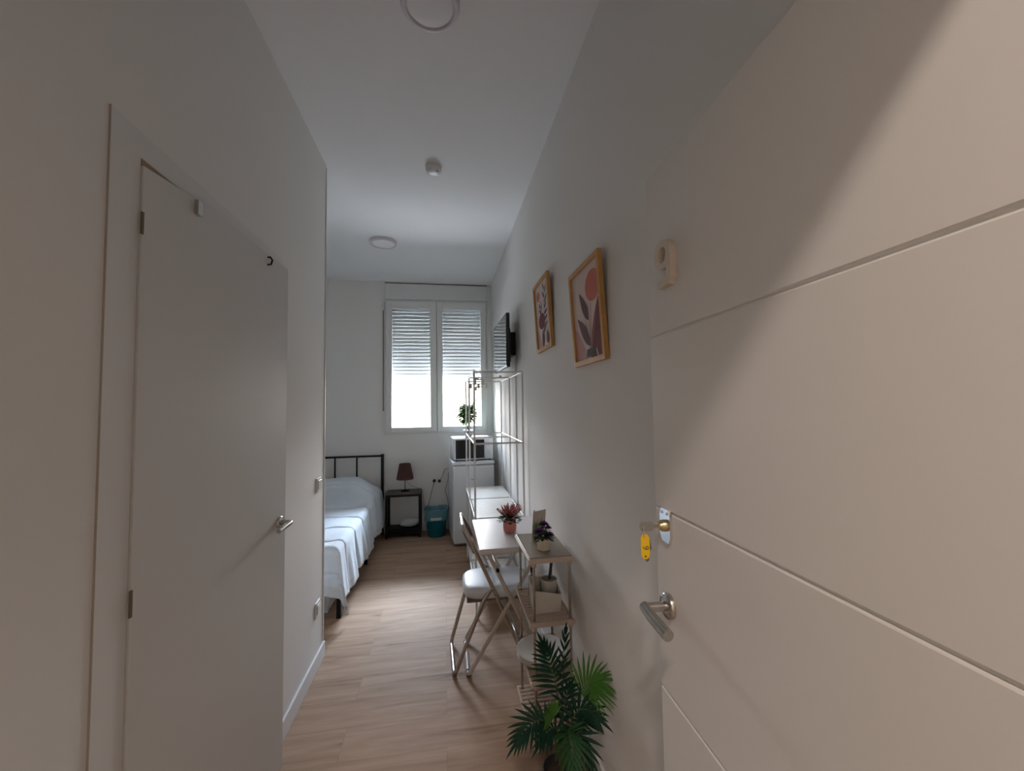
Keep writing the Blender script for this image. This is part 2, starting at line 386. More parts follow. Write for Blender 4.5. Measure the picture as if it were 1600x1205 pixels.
# entrance door leaf, standing open along the right wall
da = -0.031
def el(y, x=0, z=0):  # y from the free edge back to the hinge, x out of the face into the corridor
    return Vector((.484 + y*math.sin(da) - x*math.cos(da), .895 - y*math.cos(da) - x*math.sin(da), z))
d2 = thing('door_2', 'white grooved entrance door standing open with number nine', 'door', (.484, .895, 0)); struct(d2)
del d2['category']
mm = M(); Wd = .75
G = [.012, .458, .8597, 1.2614, 1.6566, 2.04]
def ebox(m, y0, y1, x0, x1, z0, z1, b=.0):
    p = [el(y, x, z) for z in (z0, z1) for x in (x0, x1) for y in (y0, y1)]
    m.add(p, [(0, 2, 3, 1), (4, 5, 7, 6), (0, 1, 5, 4), (2, 6, 7, 3), (0, 4, 6, 2), (1, 3, 7, 5)], False)
ebox(mm, 0, Wd, -.040, -.004, .012, 2.04)
for a, b in zip(G, G[1:]):
    g = .0022; a2 = a if a == G[0] else a+g; b2 = b if b == G[-1] else b-g
    # face board with small chamfers top and bottom
    c = .0025
    prof = [(-.004, a2-.001), (-.0015, a2), (0, a2+c), (0, b2-c), (-.0015, b2), (-.004, b2+.001)]
    v = [el(0, x, z) for x, z in prof]+[el(Wd, x, z) for x, z in prof]; n = 6
    mm.add(v, [(i, (i+1) % n, n+(i+1) % n, n+i) for i in range(n)]+[tuple(range(n)), tuple(range(n, 2*n))[::-1]], False)
link('door_leaf', mm, 'door', d2)
# room number
import math as _m
def nine(m, oy, oz, hgt, x0, x1, wd, st):
    # outline in (u right, v up), u runs towards the hinge
    R = wd/2; ry = hgt*.30; cv = hgt-ry; out = []
    for k in range(0, 15): a = PI*k/14; out.append((R+R*_m.cos(a), cv+ry*_m.sin(a)))
    for k in range(1, 8): a = PI+PI/2*k/8; out.append((R+R*_m.cos(a), cv-hgt*.02+ry*_m.sin(a)))
    out += [(R, cv-hgt*.02-ry), (wd-st, cv-hgt*.02-ry), (wd-st, st*1.0), (wd*.18, st*1.0), (wd*.18, 0), (wd-st*.55, 0), (wd, st*.7)]
    inn = [(R+(R-st)*_m.cos(2*PI*k/24), cv-hgt*.012+(ry-st*.85)*_m.sin(2*PI*k/24)) for k in range(24)]
    bm = bmesh.new()
    def loop(ps):
        vs = [bm.verts.new(el(oy+u, x0, oz+v)) for u, v in ps]
        return [bm.edges.new((vs[i], vs[(i+1) % len(vs)])) for i in range(len(vs))]
    es = loop(out)+loop(inn)
    bmesh.ops.triangle_fill(bm, use_beauty=True, use_dissolve=False, edges=es)
    r_ = bmesh.ops.extrude_face_region(bm, geom=list(bm.faces))
    dv = el(0, x1, 0)-el(0, x0, 0)
    for g in r_['geom']:
        if isinstance(g, bmesh.types.BMVert): g.co += dv
    bm.verts.index_update()
    m.add([v.co.copy() for v in bm.verts], [[v.index for v in f.verts] for f in bm.faces], False); bm.free()
mm = M(); nine(mm, .060, 1.752, .102, .0005, .015, .066, .0165)
o = tag(link('door_number', mm, 'cream'), 'cream plastic number 9 fixed on the open entrance door', 'door number')
# handle
mm = M(); ex = el(0, 1, 0)-el(0, 0, 0); HY = .050; HZ = 1.058
lathe_dir(mm, el(HY, 0, HZ), ex, [(.027, 0), (.027, .008), (.024, .011), (.011, .0115)]); link('handle_rose', mm, 'steel', d2)
mm = M(); pts = fillet([el(HY, .010, HZ), el(HY, .058, HZ)], .01)
mm.tube([el(HY, .010, HZ), el(HY, .062, HZ)], .0100, 16)
mm.tube([el(HY-.002, .059, HZ+.004), el(HY+.03, .058, HZ-.003), el(HY+.092, .054, HZ-.010)], [.0105, .0112, .0118], 16)
link('door_handle', mm, 'steel', d2)
# lock plate
mm = M(); KY = .052; KZ = 1.232
pts = [(-.014, -.036), (.014, -.036), (.022, -.022), (.022, .022), (.014, .036), (-.014, .036), (-.022, .022), (-.022, -.022)]
mm.prism([el(KY+a, 0, KZ+b) for a, b in pts], el(0, .007, 0)-el(0, 0, 0)); lp = link('lock_plate', mm, 'chrome', d2)
mm = M(); lathe_dir(mm, el(KY, .007, KZ), ex, [(.013, 0), (.012, .008), (.0085, .011), (.0085, .016)]); link('lock_cylinder', mm, 'brass', d2)
for s in (-1, 1):
    mm = M(); lathe_dir(mm, el(KY+.010*s, .0072, KZ+.027), ex, [(.003, 0), (.003, .0015)], 10); link('screw', mm, 'steel', d2)
# keys with the yellow tag
kt = thing('key_bunch', 'steel keys with a yellow tag marked 9 hanging from the entrance door lock', 'keys', el(KY, .03, KZ))
mm = M(); mm.prism([el(KY+b, a, KZ+c) for a, b, c in [(.016, 0, -.003), (.034, 0, -.004), (.036, 0, -.009), (.060, 0, -.010), (.065, 0, -.004), (.065, 0, .005), (.058, 0, .010), (.037, 0, .009), (.034, 0, .004), (.016, 0, .003)]], el(.0025, 0, 0)-el(0, 0, 0)); link('key', mm, 'steel', kt)
mm = M(); rc = el(KY+.001, .054, KZ-.011); mm.tube([rc+Vector((.004*math.cos(a)*1.2, 0.004*math.cos(a), .013*math.sin(a))) for a in [2*PI*k/20 for k in range(20)]], .0009, 6, closed=True); link('key_ring', mm, 'chrome', kt)
def taglocal(u, v, d=0):   # tag plane faces the camera more or less
    ax = Vector((.93, -.37, 0)); nn = Vector((0, 0, 1)).cross(ax).normalized()
    if nn.y > 0: nn = -nn
    return rc+Vector((0, 0, -.010)) + ax*u + Vector((0, 0, 1))*v + nn*d
mm = M(); tw = .0102; th = .046
ol = [(tw*.9*math.cos(PI*k/8), -th+.010+.012*-math.sin(PI*k/8)) for k in range(9)][::-1] + [(tw*.9*math.cos(PI*k/8), -.006+.012*math.sin(PI*k/8)) for k in range(9)]
mm.prism([taglocal(u, v, -.002) for u, v in ol], taglocal(0, 0, .002)-taglocal(0, 0, -.002)); tg = link('key_tag', mm, 'yellow', kt)
mm = M(); p9 = [((v_+.031)*.62, -.023-u_*.75) for u_, v_ in [(.0045, -.024), (.0005, -.020), (-.0035, -.022), (-.004, -.027), (0, -.030), (.004, -.027), (.0045, -.024), (.0045, -.033), (.001, -.038), (-.003, -.037)]]
mm.tube([taglocal(u, v, .0022) for u, v in fillet([(a, b, 0) for a, b in p9], .003, 3) for u, v in [(u[0], u[1])]] if False else [taglocal(q[0], q[1], .0022) for q in fillet([(a, b, 0) for a, b in p9], .003, 3)], .0008, 5); link('handwritten_nine', mm, 'ink', tg)
mm = M(); mm.tube([taglocal(0, -.040, .0022), taglocal(0, -.043, .0022)], .0017, 8); link('tag_hole', mm, 'ink', tg)
mm = M(); mm.prism([taglocal(u, v, -.006) for u, v in [(-.005, -.02), (.011, -.008), (.014, -.026), (.008, -.036), (.008, -.052), (.003, -.056), (-.001, -.050), (-.001, -.036)]], taglocal(0, 0, .002)-taglocal(0, 0, 0)); link('spare_key', mm, 'hinge', kt)

# ---------------------------------------------------------------- window
wn = thing('window_1', 'white double casement window under a roller box', 'window', (-.09, YF, WZ0)); struct(wn); del wn['category']
mm = M()
FY0, FY1 = YF-.018, YF+.05
x0, x1, z0, z1 = WX0, .530, 1.178, 2.836
mm.rbox(x0, x0+.03, FY0, FY1, z0, z1, .003, 1); mm.rbox(x1-.03, x1, FY0, FY1, z0, z1, .003, 1)
mm.rbox(x0+.03, x1-.03, FY0, FY1, z0, z0+.03, .003, 1); mm.rbox(x0+.03, x1-.03, FY0, FY1, z1-.03, z1, .003, 1)
mm.box(x1, WX1, YF+.002, FY1, z0, z1)
mm.box(-.125, -.065, YF-.002, FY1, z0+.03, z1-.03)
link('window_frame', mm, 'pvc', wn)
mm = M(); mm.rbox(x0+.0, WX1, YF-.012, YF+.19, z1+.004, WZ1-.012, .003, 1); link('shutter_box', mm, 'pvc', wn)
mm = M(); mm.box(x0-.005, WX1+.002, YF-.004, YF+.1, WZ1-.012, WZ1); link('box_seam', mm, 'gapdark', wn)
def sash(sx0, sx1, gx0, gx1, gz0=1.258, gz1=2.722):
    m = M(); y0, y1 = YF-.036, YF+.028; a0, a1 = 1.200, 2.812
    m.rbox(sx0, gx0, y0, y1, a0, a1, .004, 2); m.rbox(gx1, sx1, y0, y1, a0, a1, .004, 2)
    m.rbox(gx0-.002, gx1+.002, y0+.0004, y1, a0, gz0, .004, 2); m.rbox(gx0-.002, gx1+.002, y0+.0004, y1, gz1, a1, .004, 2)
    s = link('sash', m, 'pvc', wn)
    m = M(); m.box(gx0-.004, gx1+.004, YF-.004, YF-.001, gz0-.004, gz1+.004); link('glass_pane', m, 'glass', s)
sash(-.702, -.098, -.636, -.174); sash(-.092, .518, -.022, .453)
mm = M()
for z in (2.76, 1.32):
    mm.rbox(.519, .529, YF-.046, YF-.03, z-.045, z+.045, .003, 1)
link('hinge_cover', mm, 'pvc', wn)
# roller shutter with light slots
sh = M(); top = 2.80; bot = 1.885; pitch = .0457; n = int((top-bot)/pitch)
SX0, SX1 = -.70, .53; SY = YF+.110
z = bot
def slat(zb, h):
    pr = []
    for k in range(7):
        t = k/6; pr.append((SY-.009*math.sin(PI*t), zb+h*t))
    pr += [(SY+.004, zb+h), (SY+.004, zb)]
    v = [(SX0, y, q) for y, q in pr]+[(SX1, y, q) for y, q in pr]; n_ = len(pr)
    sh.add(v, [(i, (i+1) % n_, n_+(i+1) % n_, n_+i) for i in range(n_)]+[tuple(range(n_)), tuple(range(n_, 2*n_))[::-1]], False)
sh.box(SX0, SX1, SY-.008, SY+.006, bot-.028, bot-.002)
px = .0315
for k in range(n):
    zb = bot+k*pitch; slat(zb, pitch-.0011)
    x = SX0
    while x < SX1-.01:
        sh.box(x, min(SX1, x+px-.013), SY-.003, SY+.003, zb+pitch-.0011, zb+pitch); x += px
sh.box(SX0, SX1, SY-.01, SY+.006, bot+n*pitch, 2.9)
link('roller_shutter', sh, 'shutter', wn)
mm = M(); mm.box(-.716, -.700, YF+.085, YF+.14, 1.19, 2.84); mm.box(.530, .545, YF+.085, YF+.14, 1.19, 2.84); link('shutter_guide', mm, 'pvc', wn)
st = thing('shutter_strap', 'grey pull strap hanging beside the window for the shutter', 'strap', (-.739, YF, 1.47))
mm = M(); mm.box(-.746, -.732, YF-.006, YF-.003, 1.475, 2.76); link('webbing', mm, 'gap' if False else 'taupe', st)
mm = M(); mm.rbox(-.752, -.726, YF-.022, YF, 2.70, 2.80, .005, 2); link('strap_guide', mm, 'pvc', st)
mm = M(); mm.rbox(-.748, -.730, YF-.012, YF, 1.462, 1.49, .003, 1); link('strap_stop', mm, 'taupe', st)

# ---------------------------------------------------------------- ceiling fixtures
def ceil_light(x, y, z, label, R=.115):
    t = thing('ceiling_light', label, 'ceiling light', (x, y, z), 'round ceiling lights')
    m = M(); m.lathe((x, y, z), [(R, 0), (R, -.022), (R-.006, -.028), (R-.020, -.028), (R-.022, -.024)], 48); link('ring_housing', m, 'lampr', t)
    m = M(); m.lathe((x, y, z), [(R-.022, -.022), (R-.030, -.0275), (R*.4, -.029), (0, -.0295)], 48); link('diffuser', m, 'lampd', t)
    return t
cl = ceil_light(-.045, 1.515, H, 'round white ceiling light cut off by the top of the photo', .112)
ceil_light(-.56, 3.895, H, 'round white ceiling light farther in, towards the window', .124)
dt = thing('smoke_detector', 'small white round smoke detector on the ceiling between the two lights', 'smoke detector', (-.063, 2.62, H))
mm = M(); mm.lathe((-.063, 2.62, H), [(.052, 0), (.052, -.020), (.049, -.023)], 36); link('detector_base', mm, 'pvc', dt)
mm = M(); mm.lathe((-.063, 2.62, H), [(.049, -.023), (.046, -.036), (.036, -.043), (.012, -.045), (0, -.045)], 36); link('detector_cap', mm, 'appl', dt)
mm = M(); mm.lathe((-.038, 2.590, H-.0405), [(.005, 0), (.005, -.003), (0, -.003)], 10); link('detector_button', mm, 'gapdark', dt)
# hallway lamp (behind the doorway) – the warm light in the corridor
hl = thing('hall_lamp', 'round warm hallway ceiling lamp outside the entrance door', 'ceiling light', (-.28, -.80, HC))
mm = M(); mm.lathe((-.28, -.80, HC), [(.12, 0), (.12, -.025), (.105, -.03)], 40); link('ring_housing', mm, 'lampr', hl)
MT['hallglow'] = mat('hall_lamp_glow', (0.8, 0.7, 0.6), emit=(1.0, 0.78, 0.62, 12))
mm = M(); mm.lathe((-.28, -.80, HC), [(.105, -.0305), (.06, -.033), (0, -.034)], 40); link('diffuser', mm, 'hallglow', hl)
ll = bpy.data.lights.new('hall_lamp_light', 'AREA'); ll.shape = 'DISK'; ll.size = .2; ll.energy = HALL; ll.color = (1.0, 0.83, 0.72)
lo = bpy.data.objects.new('hall_lamp_light', ll); C.objects.link(lo); lo.location = (-.28, -.80, HC-.04)

# ---------------------------------------------------------------- wall plates
def switch(name, z, label, cat):
    t = thing(name, label, cat, (XP, 2.575, z), 'white wall plates at the partition end')
    m = M(); m.rbox(XP, XP+.009, 2.535, 2.617, z-.041, z+.041, .003, 2); link('cover_plate', m, 'trim', t)
    m = M(); m.rbox(XP+.009, XP+.014, 2.549, 2.603, z-.027, z+.027, .002, 1); link('rocker' if name == 'light_switch' else 'socket_insert', m, 'pvc', t)
    return t
switch('light_switch', 1.055, 'white light switch near the free edge of the partition wall', 'light switch')
switch('wall_socket', .345, 'white socket low on the partition wall above the baseboard', 'socket')

# ---------------------------------------------------------------- pictures
def picture(y_far, y_near, z0, z1, label, art):
    yc = (y_far+y_near)/2; tl = math.atan2(.022, z1-z0)
    base = Vector((XR-.001, yc, z0))
    def pl(u, v, d=0):   # u 0 far-left..1 near-right ; v 0..1 up ; d out of wall
        yy = y_far+(y_near-y_far)*u; hh = (z1-z0)*v
        return Vector((base.x - (d*math.cos(tl)+hh*math.sin(tl)), yy, z0+hh*math.cos(tl)-0*d+d*math.sin(tl)*0))
    t = thing('framed_print', label, 'picture', base, 'framed prints on the right wall')
    m = M(); W = abs(y_far-y_near); Hh = z1-z0; fu = .020/W; fv = .020/Hh; D = .018
    def bar(u0, u1, v0, v1):
        p = [pl(u, v, d) for d in (0, D) for v in (v0, v1) for u in (u0, u1)]
        m.add(p, [(0, 2, 3, 1), (4, 5, 7, 6), (0, 1, 5, 4), (2, 6, 7, 3), (0, 4, 6, 2), (1, 3, 7, 5)], False)
    bar(0, 1, 0, fv); bar(0, 1, 1-fv, 1); bar(0, fu, fv, 1-fv); bar(1-fu, 1, fv, 1-fv)
    link('picture_frame', m, 'frame', t)
    m = M(); names = ['paper', 'p_coral', 'p_pink', 'p_maroon', 'p_purple', 'p_stem', 'p_dark']
    p = [pl(u, v, d) for d in (.001, .008) for v in (fv, 1-fv) for u in (fu, 1-fu)]
    m.add(p, [(0, 2, 3, 1), (4, 5, 7, 6), (0, 1, 5, 4), (2, 6, 7, 3), (0, 4, 6, 2), (1, 3, 7, 5)], False)
    lay = [0]
    def shape(ps, mi):
        lay[0] += 1; m.cur = names.index(mi)
        q = [pl(fu+(1-2*fu)*min(1, max(0, u)), fv+(1-2*fv)*min(1, max(0, v)), .008+.00012*lay[0]) for u, v in ps]
        m.add(q, [tuple(range(len(q)))], False)
    art(shape); m.cur = 0
    link('print', m, names, t)
def ell(cu, cv, ru, rv, n=28): return [(cu+ru*math.cos(2*PI*k/n), cv+rv*math.sin(2*PI*k/n)) for k in range(n)]
def leafp(a, b, w, n=10, asym=1.0):
    (ax, ay), (bx, by) = a, b; dx, dy = bx-ax, by-ay; L = math.hypot(dx, dy); nx_, ny_ = -dy/L, dx/L; o = []
    for k in range(n+1): t = k/n; s = w*math.sin(PI*t**.8); o.append((ax+dx*t+nx_*s, ay+dy*t+ny_*s))
    for k in range(n-1, 0, -1): t = k/n; s = -w*asym*math.sin(PI*t**.8); o.append((ax+dx*t+nx_*s, ay+dy*t+ny_*s))
    return o
def line(a, b, w): 
    (ax, ay), (bx, by) = a, b; L = math.hypot(bx-ax, by-ay); nx_, ny_ = -(by-ay)/L*w, (bx-ax)/L*w
    return [(ax+nx_, ay+ny_), (bx+nx_*.6, by+ny_*.6), (bx-nx_*.6, by-ny_*.6), (ax-nx_, ay-ny_)]
def art2(s):
    s([(0, 0), (.42, 0), (.36, .12), (.22, .26), (.10, .36), (0, .40)], 'p_pink')
    s([(.55, 0), (1, 0), (1, .64), (.90, .60), (.76, .46), (.64, .28)], 'p_maroon')
    s([(.78, 0), (.84, 0), (.97, .50), (.95, .52)], 'p_purple')
    s(line((.56, .06), (.66, .60), .018), 'p_stem'); s(line((.56, .06), (.56, .62), .014), 'p_stem'); s(line((.58, .06), (.82, .50), .012), 'p_stem')
    s(line((.55, .08), (.42, .50), .014), 'p_stem')
    s(ell(.76, .76, .25, .165), 'p_coral')
    s(leafp((.56, .42), (.26, .78), .075), 'p_purple'); s(leafp((.58, .14), (.14, .50), .085), 'p_purple')
    s([(.40, .02), (.70, .02), (.68, .11), (.42, .11)], 'p_dark')  # vase-like dark shape stands in for reflected glare, put into the print
    s(line((.30, .0), (.36, .12), .02), 'paper'); s(line((.80, .0), (.76, .09), .02), 'paper')
def art1(s):
    s(ell(.22, .84, .13, .075), 'p_coral'); s([(0, 0), (.5, 0), (.3, .10), (.1, .28), (0, .34)], 'p_pink')
    s(ell(.40, .42, .24, .125), 'p_maroon')
    s(line((.50, .06), (.70, .90), .012), 'p_dark'); s(line((.52, .10), (.36, .60), .010), 'p_dark')
    for a, b in [((.70, .86), (.60, .98)), ((.72, .80), (.86, .92)), ((.68, .74), (.54, .86)), ((.66, .66), (.90, .78)), ((.62, .58), (.82, .66)), ((.60, .50), (.88, .54)), ((.58, .40), (.86, .46)), ((.55, .30), (.84, .36)), ((.42, .54), (.28, .62)), ((.40, .58), (.50, .70)), ((.38, .62), (.26, .72)), ((.5, .24), (.70, .30))]:
        s(leafp(a, b, .026), 'p_purple' if a[1] < .6 else 'p_dark')
    for c in [(.30, .66), (.24, .60), (.40, .72), (.48, .66), (.34, .56)]: s(ell(*c, .03, .016, 10), 'p_dark')
    s(leafp((.42, .0), (.44, .28), .07), 'p_purple'); s(leafp((.80, .02), (.74, .24), .09), 'p_purple')
picture(2.513, 2.157, 1.827, 2.248, 'oak-framed print of thin dark sprigs and a red oval, nearer the television', art1)
picture(1.765, 1.409, 1.668, 2.081, 'oak-framed print of a large coral flower with maroon leaves, nearer the entrance door', art2)

# ---------------------------------------------------------------- television
tv = thing('television', 'black flat television on a bracket high on the right wall', 'television', (XR-.06, 3.45, 1.80))
a = Vector((.515, 3.17, 0)); b = Vector((.50, 3.86, 0))
dd = (b-a).normalized(); nn = Vector((-dd.y, dd.x, 0))     # towards -x
X4 = Matrix(((dd.x, nn.x, 0, a.x-.03), (dd.y, nn.y, 0, a.y), (0, 0, 1, 1.81), (0, 0, 0, 1)))
Lw = (b-a).length
mm = M(X4); mm.rbox(0, Lw, -.030, .0, 0, .435, .006, 2); mm.rbox(.10, Lw-.10, -.055, -.029, .05, .33, .008, 2); link('housing', mm, 'blackp', tv)
mm = M(X4); mm.box(.010, Lw-.010, 0.0, .0012, .018, .425); link('screen', mm, 'screen', tv)
mm = M(X4); mm.box(.0, Lw, .0, .002, .002, .014); link('bottom_bezel', mm, 'chrome', tv)
mm = M(); mm.rbox(.545, XR, 3.40, 3.58, 1.93, 2.13, .004, 1); link('wall_bracket', mm, 'black', tv)
tcb = tag(link('cable_trunking', M().rbox(XR-.012, XR, 3.395, 3.407, .60, 1.93, .002, 1), 'trim'), 'thin white cable trunking running down the right wall below the television', 'cable')

# ---------------------------------------------------------------- bed
bd = thing('bed', 'double bed with black tubular frame and pale quilted bedspread', 'bed', (-1.40, 4.1, 0))
def sqt(m, p, q, w=.03):
    x0, y0, z0 = p; x1, y1, z1 = q; h = w/2
    m.box(min(x0, x1)-(h if x0 == x1 else 0), max(x0, x1)+(h if x0 == x1 else 0), min(y0, y1)-(h if y0 == y1 else 0), max(y0, y1)+(h if y0 == y1 else 0), min(z0, z1)-(h if z0 == z1 else 0), max(z0, z1)+(h if z0 == z1 else 0))
mm = M(); hb = 5.10
sqt(mm, (-.742, hb, 0), (-.742, hb, .945), .032); sqt(mm, (-2.09, hb, 0), (-2.09, hb, .945), .032)
sqt(mm, (-.742, hb, .925), (-2.09, hb, .925), .022)
for x in (-1.034, -1.279, -1.524, -1.769): sqt(mm, (x, hb, .42), (x, hb, .925), .016)
sqt(mm, (-.742, hb, .42), (-2.09, hb, .42), .022)
link('headboard', mm, 'black', bd)
mm = M(); mm.box(-.776, -.746, 3.13, 5.09, .235, .275); mm.box(-2.105, -2.075, 3.13, 5.09, .235, .275); mm.box(-2.075, -.776, 3.13, 3.16, .235, .275); mm.box(-2.075, -.776, 4.14, 4.17, .235, .275)
link('side_rails', mm, 'black', bd)
for x in (-.760, -2.09):
    for y in (3.165, 4.17):
        mm = M(); mm.box(x-.015, x+.015, y-.015, y+.015, 0, .237); link('leg', mm, 'black', bd)
mm = M(); mm.rbox(-2.085, -.785, 3.14, 5.05, .277, .475, .04, 3); link('mattress', mm, 'sheet', bd)
# bedspread: a draped cloth surface
TZ = .515; XE = -.80; YEe = 3.16; R_ = .055
def drape(s):   # s: arc distance past the crest -> (outward, drop)
    if s <= 0: return 0.0, 0.0
    q = R_*PI/2
    if s < q: t = s/R_; return R_*math.sin(t), R_*(1-math.cos(t))
    e = s-q; return R_+e*.13, R_+e*.985
NA, NB = 110, 300
def sm(x, a, b): t = max(0, min(1, (x-a)/(b-a))); return t*t*(3-2*t)
vq = []; 
for j in range(NB+1):
    b = 1.93 - (1.93+.36)*j/NB      # y distance from foot crest; negative => hanging at foot
    for i in range(NA+1):
        sidelen = .40 + .02*math.sin(b*9)
        aa = -1.22 + (1.22+sidelen)*i/NA
        oa, da_ = drape(aa); ob_, db_ = drape(-b)
        mn = min(da_, db_); mxx = max(da_, db_)
        x = XE + min(aa, 0) + oa; y = YEe + max(b, 0) - ob_
        z = TZ - mxx - .30*mn
        x += mn*.10; y -= mn*-.02
        # pillow bump
        yy = YEe+max(b, 0)
        bump = .20*sm(yy, 4.42, 4.68)*(1-.5*sm(yy, 4.93, 5.12))
        edge = 1-sm(aa, -.22, .10)
        z += bump*(.30+.70*edge)*(1 if aa < 0 else max(0, 1-aa/.5))
        # quilting channels, spaced along the bed
        ph = (b-.12) / .335; dph = abs(ph-round(ph))*.335
        g = math.exp(-(dph/.012)**2); puff = math.cos(PI*min(1, dph/.168))*-.5+.5
        nzx = da_ > R_*.6; k = (.005*puff-.013*g)
        if da_ > R_*.6: x += k; 
        elif db_ > R_*.6: y -= k
        else: z += k
        # soft folds in the hanging part
        if da_ > .05: x += (.009*math.sin(yy*21+math.sin(yy*5)*2)+.005*math.sin(yy*47))*min(1, (da_-.05)/.2)
        if db_ > .05 and aa < 0: y -= .012*math.sin(x*17)*min(1, (db_-.05)/.2)
        z += .004*math.sin(x*13+yy*7)+.003*math.sin(x*31-yy*23)
        vq.append((x, y, max(z, .05)))
m = M(); W1 = NA+1
m.add(vq, [(j*W1+i, j*W1+i+1, (j+1)*W1+i+1, (j+1)*W1+i) for j in range(NB) for i in range(NA)], True)
# fleece hem uses the second material on the last rings
m.mi = [1 if (idx % NA) >= NA-4 or (idx//NA) >= NB-9 else 0 for idx in range(NA*NB)]
qo = link('bedspread', m, ['quilt', 'sherpa'], bd)
so = qo.modifiers.new('thick', 'SOLIDIFY'); so.thickness = .018; so.offset = -1
tag(link('storage_box', M().rbox(-1.35, -.855, 3.24, 3.62, 0, .20, .012, 2), 'appl'), 'pale grey storage box pushed under the foot of the bed', 'box')

# ---------------------------------------------------------------- nightstand and lamp
ns = thing('nightstand', 'small black-framed nightstand with dark wooden top beside the bed', 'nightstand', (-.483, 5.01, 0))
NX0, NX1, NY0, NY1, NZ = -.682, -.284, 4.895, 5.135, .512
mm = M(); mm.box(NX0, NX1, NY0, NY1, NZ-.018, NZ); link('table_top', mm, 'nstop', ns)
mm = M(); mm.box(NX0+.025, NX1-.025, NY0+.02, NY1-.02, .085, .100); link('lower_shelf', mm, 'black', ns)
for x in (NX0, NX1-.025):
    for y in (NY0, NY1-.025):
        mm = M(); mm.box(x, x+.025, y, y+.025, 0, NZ-.018); link('leg', mm, 'black', ns)
for z in (.045, NZ-.043):
    mm = M()
    for y in (NY0, NY1-.025): mm.box(NX0+.025, NX1-.025, y, y+.025, z, z+.025 if z > .1 else z+.04)
    for x in (NX0, NX1-.025): mm.box(x, x+.025, NY0+.025, NY1-.025, z, z+.025 if z > .1 else z+.04)
    link('rail_frame', mm, 'black', ns)
# crumpled plastic bag with a bundle on the lower shelf
m = M(); random.seed(3)
m.blob((-.42, 5.01, .150), (.115, .075, .048), 16, 9, .16); m.v = [Vector((q.x, q.y, max(q.z, .101))) for q in m.v]
tag(link('plastic_bag', m, 'label'), 'crumpled clear plastic bag lying on the nightstand lower shelf', 'bag')
lm = thing('table_lamp', 'small table lamp with brown shade on the nightstand', 'lamp', (-.472, 5.015, NZ))
mm = M(); mm.lathe((-.472, 5.015, NZ), [(.052, 0), (.052, .006), (.046, .010), (.010, .013), (.0055, .018)], 28); link('base', mm, 'black', lm)
mm = M(); mm.tube([(-.472, 5.015, NZ+.012), (-.472, 5.015, NZ+.24)], .0045, 10); link('pole', mm, 'black', lm)
mm = M(); mm.lathe((-.472, 5.015, NZ), [(.100, .140), (.066, .322), (.064, .322), (.098, .140)], 40); link('lamp_shade', mm, 'brownshade', lm)
mm = M(); mm.tube(fillet([(-.467, 5.02, NZ+.15), (-.45, 5.04, NZ+.10), (-.40, 5.07, NZ+.045), (-.33, 5.12, NZ+.012), (-.275, 5.142, NZ-.03), (-.245, 5.14, .22), (-.20, 5.14, .10), (-.235, 5.13, .02)], .02), .0018, 6); link('cord', mm, 'cable', lm)

# ---------------------------------------------------------------- bucket, plugs, cables
bk = thing('waste_bin', 'teal plastic bin lined with a pale blue bag beside the refrigerator', 'bin', (-.107, 4.93, 0))
mm = M(); mm.lathe((-.107, 4.93, 0), [(.098, 0), (.100, .004), (.120, .20), (.123, .21), (.123, .215), (.133, .295), (.137, .30), (.131, .30), (.117, .20), (.096, .012), (0, .012)], 40); link('bin_body', mm, 'teal', bk)
random.seed(5); m = M(); n = 48; rows = [(.126, .190), (.132, .215), (.137, .245), (.140, .285), (.143, .305), (.138, .318), (.130, .312), (.118, .27), (.11, .2)]
vv = [];
for r, z in rows:
    for k in range(n): 
        w_ = random.uniform(-.003, .003); vv.append((-.107+(r+w_)*math.cos(2*PI*k/n), 4.93+(r+w_)*math.sin(2*PI*k/n), z+random.uniform(-.006, .006)+.008*math.sin(2*PI*k/n*3)))
m.add(vv, [(i*n+k, i*n+(k+1) % n, (i+1)*n+(k+1) % n, (i+1)*n+k) for i in range(len(rows)-1) for k in range(n)], True)
bl = link('bin_bag', m, 'bag', bk)
m = M(); n = 14
vv = [(-.107+.1415*math.cos(a), 4.93+.1415*math.sin(a), z) for z in (.205, .235) for a in [-PI/2-.45+.9*k/(n-1) for k in range(n)]]
m.add(vv, [(k, k+1, n+k+1, n+k) for k in range(n-1)], True); link('bag_print', m, 'label', bk)
so_ = thing('double_socket', 'white double wall socket above the teal bin', 'socket', (-.065, YF, .59))
mm = M(); mm.rbox(-.168, .038, YF-.009, YF, .555, .633, .003, 2); link('cover_plate', mm, 'trim', so_)
for x, zz in ((-.135, .596), (-.072, .590)):
    mm = M(); mm.lathe((x, YF-.009, zz), [(.024, 0), (.024, -.0015)], 20, 'y'); link('socket_insert', mm, 'pvc', so_)
def plug(x, z, pts, label):
    t = thing('power_plug', label, 'plug', (x, YF-.01, z), 'black plugs in the double socket')
    m = M(); m.lathe((x, YF-.0105, z), [(.020, 0), (.020, -.018), (.011, -.034), (.006, -.040)], 18, 'y'); link('plug_body', m, 'blackp', t)
    m = M(); m.tube(fillet(pts, .05, 8), .0032, 6); link('cord', m, 'cable', t)
plug(-.135, .596, [(-.135, YF-.045, .592), (-.155, YF-.05, .52), (-.20, YF-.06, .33), (-.255, YF-.05, .16), (-.23, YF-.06, .05), (-.17, YF-.03, .012), (.02, YF-.03, .012)], 'black plug in the left outlet with its cord dropping behind the bin')
plug(-.072, .590, [(-.072, YF-.045, .592), (-.03, YF-.05, .66), (-.01, YF-.05, .74), (.055, YF-.10, .755), (.07, YF-.13, .73)], 'black plug in the right outlet with its cord looping up to the refrigerator')
